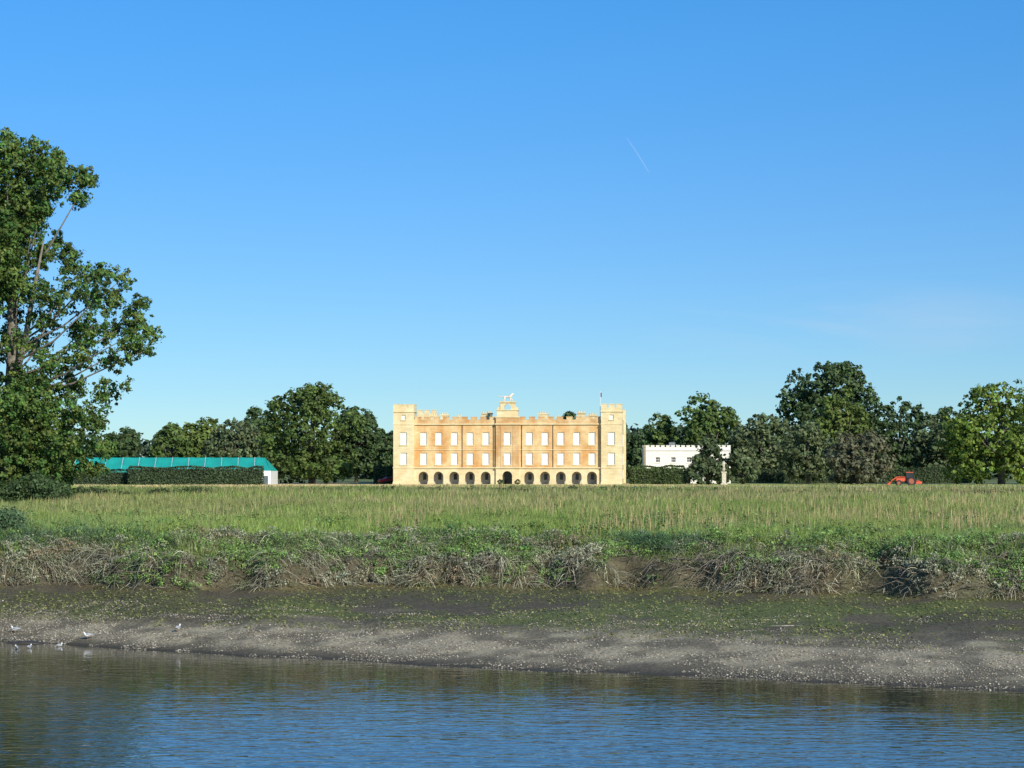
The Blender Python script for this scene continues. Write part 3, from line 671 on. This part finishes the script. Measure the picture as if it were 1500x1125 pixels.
wall(pd,-1.35,1.35,.85,13.75,15.05,arches=[(0,1.25,14.2)],depth=.001)
for s in (-1,1):
    pd.poly([(s*1.35,0,13.75),(s*1.95,0,13.75),(s*1.9,0,14.1),(s*1.5,0,14.35),(s*1.352,0,14.9)]); pd.poly([(s*1.35,.6,13.75),(s*1.95,.6,13.75),(s*1.9,.6,14.1),(s*1.5,.6,14.35),(s*1.352,.6,14.9)])
    prof=[(1.95,13.75),(1.9,14.1),(1.5,14.35),(1.352,14.9)]
    for (a,za),(c,zc) in zip(prof,prof[1:]): pd.quad((s*a,0,za),(s*c,0,zc),(s*c,.6,zc),(s*a,.6,za))
tr.box(-1.55,1.55,-.35,1.05,15.05,15.3)
st.build('wing_walls',M_st,H); tw.build('towers',M_tw,H); sh.build('parapet_and_centre_bay',M_sh,H); ar.build('arcade',M_tw,H)
tr.build('string_courses',M_tw,H); bl.build('window_blinds',M_bl,H); fr.build('window_frames',M_fr,H); sl.build('window_sills',M_tw,H)
dk.build('rainwater_pipes',M_dark,H); rf.build('roof',M_roof,H); lg.build('loggia',simple('loggia_plaster',(.55,.49,.38),.9,.15,1),H); dd.build('doors',M_dark,H)
ch.build('chimneys',M_tw,H); pd.build('lion_pedestal',M_tw,H)
z=15.3
lv=[(-.55,.3,z+.85),(-.1,.3,z+.82),(.4,.3,z+.9),(.7,.3,z+1.15),(.9,.3,z+1.38),(1.18,.3,z+1.33),
    (-.6,.16,z+.45),(-.78,.14,z+.25),(-.66,.14,z+.05),(-.5,.44,z+.45),(-.62,.46,z+.25),(-.48,.46,z+.05),
    (.5,.16,z+.5),(.46,.14,z+.05),(.6,.44,z+.5),(.85,.46,z+.35),(.8,.46,z+.08),
    (-1.0,.3,z+.92),(-1.7,.3,z+.95),(-1.85,.3,z+.95)]
le=[(0,1),(1,2),(2,3),(3,4),(4,5),(0,6),(6,7),(7,8),(0,9),(9,10),(10,11),(2,12),(12,13),(2,14),(14,15),(15,16),(0,17),(17,18),(18,19)]
lr=[.24,.2,.27,.27,.22,.12,.15,.08,.08,.15,.08,.08,.11,.08,.11,.08,.08,.07,.07,.11]
skin('lion_statue',lv,le,lr,simple('lion_stone',(.68,.62,.52),.8,.1,3),H,1)
fp=MB(); fp.tube([(16.9,4,11.3),(16.9,4,17.3)],[.06,.035],8); fp.build('flagpole',M_fr,H)
fl=MB()
for i in range(5):
    a0=16.93+i*.05; a1=a0+.05; fl.quad((a0,4+.05*math.sin(i*2),16.2),(a1,4+.05*math.sin(i*2+2),16.15),(a1,4+.05*math.sin(i*2+2),16.95),(a0,4+.05*math.sin(i*2),17.0))
fl.build('flag',simple('flag_cloth',(.06,.08,.3),.8,.4,6),H)
for px in (733,758): 
    r=np.random.default_rng(px); n=26; u=unit(n,r); c=np.array([wx(px,396),396,zg+.55])+u*.45*np.array([1,1,.9])
    V,Fc,C=clump_leaves(c,u,np.full(n,.2),22,.09,(.035,.055,.02),r); raw_mesh('round_shrub',V,Fc,4,C,M_leaf)

# ------------------------------------------------------------ white castellated building
M_w=simple('white_render',(.74,.71,.64),.8,.08,.8)
d=432; X0=wx(946,d);X1=wx(1070,d); z0=float(ground_z(X0,d)); e=empty('white_castellated_building',(X0,d,z0),0); L=X1-X0; ht=wz(655,d)-z0
a=MB();g=MB();f2=MB();s2=MB();t2=MB()
rc=[(1.9+i*3.1,2.8+i*3.1,ht-3.0,ht-2.0) for i in range(5)]+[(1.8+i*3.1,2.9+i*3.1,1.2,3.2) for i in range(5)]
wall(a,0,L,0,0,ht,rc)
for q in rc: window(g,f2,s2,*q,0)
a.quad((0,0,0),(0,12,0),(0,12,ht),(0,0,ht)); a.quad((L,0,0),(L,12,0),(L,12,ht),(L,0,ht)); t2.box(-.1,L+.1,-.12,-.003,ht-.75,ht-.63)
merlons(a,0,L,-.05,.35,ht+.003,ht+.38,.7,.32); merlons(a,0.5,12,-.05,.35,ht+.003,ht+.38,.7,.32,'v')
g2=MB(); g2.quad((0,.35,ht-.1),(L,.35,ht-.1),(L,12,ht-.1),(0,12,ht-.1)); g2.box(5,6.2,5,6,ht-.1,ht+1.0); g2.box(11,12,5,6,ht-.1,ht+.9)
a.build('walls',M_w,e); g.build('window_glass',M_dark,e); f2.build('window_frames',M_fr,e); s2.build('sills',M_w,e); t2.build('string_course',simple('grey_stone',(.45,.43,.4),.8,.1,2),e); g2.build('roof',M_roof,e)
d=470; X0=wx(1364,d); e=empty('brick_house',(X0,d,float(ground_z(X0,d)))); a=MB();g=MB();f2=MB();s2=MB(); rc=[(.7,1.4,3.0,4.2),(2.2,2.9,3.0,4.2),(.7,1.4,.8,2.2),(2.2,2.9,.8,2.2)]
wall(a,0,3.6,0,0,4.8,rc)
for q in rc: window(g,f2,s2,*q,0)
a.quad((0,0,0),(0,7,0),(0,7,4.8),(0,0,4.8)); a.quad((3.6,0,0),(3.6,7,0),(3.6,7,4.8),(3.6,0,4.8)); 
a.build('walls',simple('brick',(.42,.2,.1),.9,.2,4),e); g.build('glass',M_dark,e); f2.build('frames',M_fr,e); s2.build('sills',M_fr,e)
rr=MB(); rr.quad((-.2,-.3,4.7),(3.8,-.3,4.7),(3.8,3.5,6.4),(-.2,3.5,6.4)); rr.quad((-.2,7.3,4.7),(3.8,7.3,4.7),(3.8,3.5,6.4),(-.2,3.5,6.4)); rr.build('roof',simple('tiles',(.22,.12,.08),.9,.2,5),e)

# ------------------------------------------------------------ marquee
d=404; X0=wx(104,d);X1=wx(397,d); z0=float(ground_z(X0,d)); e=empty('marquee_tent',(X0,d,z0)); L=X1-X0
he=wz(690,d)-z0; hr=wz(670,d+6)-z0
M_te=simple('teal_canvas',(.012,.33,.27),.6,.12,.5); M_wc=simple('white_canvas',(.75,.75,.73),.6,.05,2)
a=MB();w=MB();c=MB()
nb=12; bw=L/nb
for i in range(nb):
    xa=i*bw; N=6
    for j in range(N):
        for k in range(4):
            def P(jj,kk):
                s=jj/N; q=kk/4; sag=.16*math.sin(math.pi*s)*(.4+.6*math.sin(math.pi*q)); x_=xa+bw*s
                xe=min(x_, L-1.8*q if i==nb-1 else x_)
                return (xe,q*6,he+(hr-he)*q-sag)
            a.quad(P(j,k),P(j+1,k),P(j+1,k+1),P(j,k+1))
    w.tube([(xa,-.03,he+.03),(max(xa-.6,0),6,hr+.03)],[.035,.035],5)
    c.tube([(xa,0,0),(xa,0,he)],[.08,.08],6)
a.quad((0,12,he),(L,12,he),(L-1.8,6,hr),(0,6,hr)); a.poly([(L,0,he),(L,12,he),(L-1.8,6,hr)]); a.poly([(0,0,he),(0,12,he),(0,6,hr)])
a.box(0,L-1.8,-.08,-.02,he-.35,he)
c.quad((0,.05,0),(L-1.9,.05,0),(L-1.9,.05,he-.35),(0,.05,he-.35)); c.quad((L,0,0),(L,12,0),(L,12,he),(L,0,he)); c.box(L-1.8,L,-.1,0,he-.9,he+.05)
c.box(L-1.8,L-1.3,-.1,0,0,he-.9); c.box(L-.5,L,-.1,0,0,he-.9)
dg=MB(); dg.box(L-1.3,L-.5,-.05,.02,0,he-.9)
a.build('roof_canvas',M_te,e); w.build('roof_ribs',M_wc,e); c.build('side_walls',M_wc,e); dg.build('glass_door',simple('door_glass',(.12,.15,.16),.2,.2,2),e)

# ------------------------------------------------------------ statue on pedestal
d=392; X=wx(1060,d); e=empty('garden_statue',(X,d,float(ground_z(X,d)))); M_s=simple('weathered_stone',(.55,.49,.37),.85,.2,3)
a=MB(); a.box(-.6,.6,-.6,.6,-.1,.3); a.box(-.38,.38,-.38,.38,.3,2.2); a.box(-.48,.48,-.48,.48,2.2,2.42); a.build('pedestal',M_s,e,bevel=.03)
fv=[(0,0,3.35),(0,0,3.7),(0,0,4.0),(0,0,4.18),(0,0,4.35),(-.12,0,3.0),(-.14,-.05,2.75),(-.12,0,2.5),(.12,0,3.0),(.13,0,2.75),(.12,0,2.5),(-.24,0,3.95),(-.3,0,3.65),(-.18,-.15,3.45),(.24,0,3.95),(.38,-.05,3.75),(.42,-.2,3.95)]
fe=[(0,1),(1,2),(2,3),(3,4),(0,5),(5,6),(6,7),(0,8),(8,9),(9,10),(2,11),(11,12),(12,13),(2,14),(14,15),(15,16)]
skin('figure',fv,fe,[.2,.18,.19,.08,.13,.14,.11,.09,.14,.11,.09,.09,.07,.05,.09,.07,.05],M_s,e,1)

# ------------------------------------------------------------ tractor
M_red=simple('tractor_red',(.68,.11,.045),.4,.1,2); M_tyre=simple('tyre',(.025,.025,.027),.85,.3,5); M_rim=simple('rim',(.35,.1,.05),.5,.1,5)
d=376; X=wx(1327,d); e=empty('tractor',(X,d,float(ground_z(X,d))),R(-6))
a=MB(); a.box(-1.7,-.1,-.35,.35,.75,1.45); a.box(-1.78,-1.7,-.3,.3,.8,1.35); a.box(-.1,1.3,-.45,.45,.7,1.15); a.box(.35,1.35,-.95,-.45,1.35,1.45); a.box(.35,1.35,.45,.95,1.35,1.45); a.box(-.05,1.15,-.62,.62,2.25,2.38)
a.build('bodywork',M_red,e,bevel=.06)
cb=MB(); 
for (u,v) in [(-.05,-.58),(-.05,.5),(1.05,-.58),(1.05,.5)]: cb.box(u,u+.08,v,v+.08,1.15,2.25)
cb.box(.5,.95,-.2,.2,1.15,1.55); cb.box(.85,.95,-.2,.2,1.5,1.95); cb.tube([(-.9,.25,1.45),(-.9,.25,2.2)],[.04,.04],6); cb.box(-.4,.0,-.5,.5,.5,.8); cb.build('cab_frame',M_tyre,e)
gl=MB(); gl.box(.0,.02,-.5,.5,1.2,2.2); gl.box(.05,1.05,-.56,-.55,1.2,2.2); gl.build('cab_glass',M_dark,e)
def wheel(u,v,r_,w_):
    t=MB(); N=24
    prof=[(r_*.6,-w_/2),(r_*.93,-w_/2),(r_,-w_*.35),(r_,w_*.35),(r_*.93,w_/2),(r_*.6,w_/2)]
    for i in range(N):
        a0=2*math.pi*i/N;a1=2*math.pi*(i+1)/N
        for (ra,ya),(rb,yb_) in zip(prof,prof[1:]): t.quad((u+ra*math.cos(a0),v+ya,r_+ra*math.sin(a0)),(u+ra*math.cos(a1),v+ya,r_+ra*math.sin(a1)),(u+rb*math.cos(a1),v+yb_,r_+rb*math.sin(a1)),(u+rb*math.cos(a0),v+yb_,r_+rb*math.sin(a0)))
    t.build('tyre',M_tyre,e); q=MB(); q.tube([(u,v-w_*.3,r_),(u,v+w_*.3,r_)],[r_*.62,r_*.62],20); q.build('wheel_rim',M_rim,e)
for s in (-1,1): wheel(.85,.75*s,.82,.45); wheel(-1.3,.68*s,.5,.3)
lo=MB()
for s in (-1,1): lo.tube([(-.2,.5*s,1.5),(-1.6,.5*s,1.5),(-2.5,.5*s,.9),(-2.8,.5*s,.35)],[.07,.09,.08,.07],6)
lo.tube([(-2.5,-.5,.9),(-2.5,.5,.9)],[.05,.05],6)
lo.poly([(-2.8,-.95,.75),(-2.8,.95,.75),(-2.85,.95,.2),(-2.85,-.95,.2)]); lo.poly([(-2.85,-.95,.2),(-2.85,.95,.2),(-3.5,.95,.12),(-3.5,-.95,.12)])
for s in (-.95,.95): lo.poly([(-2.8,s,.75),(-2.85,s,.2),(-3.5,s,.12)])
lo.box(1.5,2.6,-.9,.9,.35,.75); lo.tube([(1.2,0,.7),(1.8,0,.95),(2.5,0,.7)],[.06,.06,.05],6)
lo.build('loader_and_mower',M_red,e)

# ------------------------------------------------------------ red car
d=409; X=wx(571,d); e=empty('parked_car',(X,d,float(ground_z(X,d))),R(20))
prof=[(-2.1,.35),(-2.15,.75),(-1.9,.95),(-1.2,1.02),(-.6,1.42),(.6,1.45),(1.4,1.05),(2.0,.95),(2.1,.6),(2.05,.35)]
a=MB(); 
def yw_(z_): return .85 if z_<1.03 else .66
for (p0,p1) in zip(prof,prof[1:]): a.quad((p0[0],-yw_(p0[1]),p0[1]),(p1[0],-yw_(p1[1]),p1[1]),(p1[0],yw_(p1[1]),p1[1]),(p0[0],yw_(p0[1]),p0[1]))
for s in (-1,1):
    a.poly([(p0[0],s*.85,p0[1]) for p0 in prof if p0[1]<1.03]+[(1.4,s*.85,1.02)])
a.build('body',simple('car_paint',(.45,.02,.03),.3,.05,2),e)
g=MB()
for s in (-1,1): g.poly([(-1.15,s*.855,1.03),(-.6,s*.67,1.38),(.6,s*.67,1.4),(1.35,s*.855,1.03)])
g.build('windows',M_dark,e)
for s in (-1,1):
    for u in (-1.35,1.3):
        q=MB(); q.tube([(u,s*.72,.33),(u,s*.88,.33)],[.33,.33],18); q.build('wheel',M_tyre,e)

# ------------------------------------------------------------ contrail
m,nt,p,o=newmat('contrail'); p.inputs['Base Color'].default_value=(.9,.9,.92,1); p.inputs['Alpha'].default_value=.05; p.inputs['Roughness'].default_value=1
b=MB(); d=9000; b.tube([(wx(919,d),d,wz(200,d)),(wx(934,d),d,wz(222,d)),(wx(951,d),d,wz(250,d))],[1.5,3.0,2.2],8); b.build('contrail',m)

# ------------------------------------------------------------ sky, sun, camera
EL=R(27); AZ=R(149)
w=bpy.data.worlds.new('World'); scene.world=w; w.use_nodes=True; nt=w.node_tree; bg=nt.nodes['Background']
sky=nt.nodes.new('ShaderNodeTexSky'); sky.sky_type='NISHITA'; sky.sun_disc=False; sky.sun_elevation=EL; sky.sun_rotation=AZ
sky.altitude=0; sky.air_density=1.0; sky.dust_density=.6; sky.ozone_density=2.5
tc=nt.nodes.new('ShaderNodeTexCoord'); vm=nt.nodes.new('ShaderNodeVectorMath'); vm.operation='MULTIPLY'; vm.inputs[1].default_value=(1,1,1.5)
nt.links.new(tc.outputs['Generated'],vm.inputs[0]); va=nt.nodes.new('ShaderNodeVectorMath'); va.operation='ADD'; va.inputs[1].default_value=(0,0,.04); nt.links.new(vm.outputs[0],va.inputs[0])
vnm=nt.nodes.new('ShaderNodeVectorMath'); vnm.operation='NORMALIZE'; nt.links.new(va.outputs[0],vnm.inputs[0]); nt.links.new(vnm.outputs[0],sky.inputs['Vector'])
hs=nt.nodes.new('ShaderNodeHueSaturation'); hs.inputs['Saturation'].default_value=1.2; nt.links.new(sky.outputs[0],hs.inputs['Color'])
sz=nt.nodes.new('ShaderNodeSeparateXYZ'); nt.links.new(tc.outputs['Generated'],sz.inputs[0])
def vmix(fac,a_,b_):
    q=nt.nodes.new('ShaderNodeMixRGB'); nt.links.new(fac,q.inputs['Fac'])
    for s_,v in (('Color1',a_),('Color2',b_)):
        if isinstance(v,tuple): q.inputs[s_].default_value=(*v,1)
        else: nt.links.new(v,q.inputs[s_])
    return q.outputs[0]
def rng_(a_,b_):
    q=nt.nodes.new('ShaderNodeMapRange'); q.interpolation_type='SMOOTHSTEP'; q.inputs['From Min'].default_value=a_; q.inputs['From Max'].default_value=b_; nt.links.new(sz.outputs['Z'],q.inputs['Value']); return q.outputs[0]
g1=vmix(rng_(0,.13),(.66,.76,.80),(.64,.87,1.02)); g2_=vmix(rng_(.09,.24),g1,(.54,1.05,1.28))
tn=nt.nodes.new('ShaderNodeMixRGB'); tn.blend_type='MULTIPLY'; tn.inputs['Fac'].default_value=1; nt.links.new(g2_,tn.inputs['Color2']); nt.links.new(hs.outputs[0],tn.inputs['Color1'])
mp=nt.nodes.new('ShaderNodeMapping'); mp.inputs['Scale'].default_value=(9,1,42); mp.inputs['Rotation'].default_value=(0,R(8),0); nt.links.new(tc.outputs['Generated'],mp.inputs['Vector'])
n=nt.nodes.new('ShaderNodeTexNoise'); n.inputs['Scale'].default_value=1; n.inputs['Detail'].default_value=7; n.inputs['Distortion'].default_value=.6; nt.links.new(mp.outputs[0],n.inputs['Vector'])
ds=nt.nodes.new('ShaderNodeVectorMath'); ds.operation='SUBTRACT'; ds.inputs[1].default_value=(.155,.98,.066); nt.links.new(tc.outputs['Generated'],ds.inputs[0])
d2=nt.nodes.new('ShaderNodeVectorMath'); d2.operation='MULTIPLY'; d2.inputs[1].default_value=(9,0,50); nt.links.new(ds.outputs[0],d2.inputs[0])
ln=nt.nodes.new('ShaderNodeVectorMath'); ln.operation='LENGTH'; nt.links.new(d2.outputs[0],ln.inputs[0])
m1=nt.nodes.new('ShaderNodeMapRange'); m1.inputs['From Min'].default_value=1; m1.inputs['From Max'].default_value=0; nt.links.new(ln.outputs['Value'],m1.inputs['Value'])
m2=nt.nodes.new('ShaderNodeMapRange'); m2.inputs['From Min'].default_value=.38; m2.inputs['From Max'].default_value=.7; m2.inputs['To Max'].default_value=.6; nt.links.new(n.outputs['Fac'],m2.inputs['Value'])
mm=nt.nodes.new('ShaderNodeMath'); mm.operation='MULTIPLY'; nt.links.new(m1.outputs[0],mm.inputs[0]); nt.links.new(m2.outputs[0],mm.inputs[1])
mx=nt.nodes.new('ShaderNodeMixRGB'); mx.inputs['Color2'].default_value=(3.6,4.5,5.5,1); nt.links.new(mm.outputs[0],mx.inputs['Fac']); nt.links.new(tn.outputs[0],mx.inputs['Color1'])
nt.links.new(mx.outputs[0],bg.inputs['Color']); bg.inputs['Strength'].default_value=.15
sl_=bpy.data.lights.new('sun','SUN'); sl_.energy=5; sl_.angle=R(.5); sl_.color=(1,.93,.80); so=bpy.data.objects.new('sun',sl_); scene.collection.objects.link(so)
sd=Vector((math.sin(AZ)*math.cos(EL),math.cos(AZ)*math.cos(EL),math.sin(EL))); so.rotation_euler=sd.to_track_quat('Z','Y').to_euler(); so.location=(50,-50,80)
cam=bpy.data.cameras.new('camera'); cam.sensor_width=36; cam.lens=F/1500*36; cam.clip_end=30000; cam.clip_start=.5
co=bpy.data.objects.new('camera',cam); co.location=(0,0,CAMZ); co.rotation_euler=(R(90)+math.atan((HY-562.5)/F),0,0); scene.collection.objects.link(co); scene.camera=co
scene.view_settings.view_transform='Standard'; scene.view_settings.look='None'; scene.view_settings.exposure=0
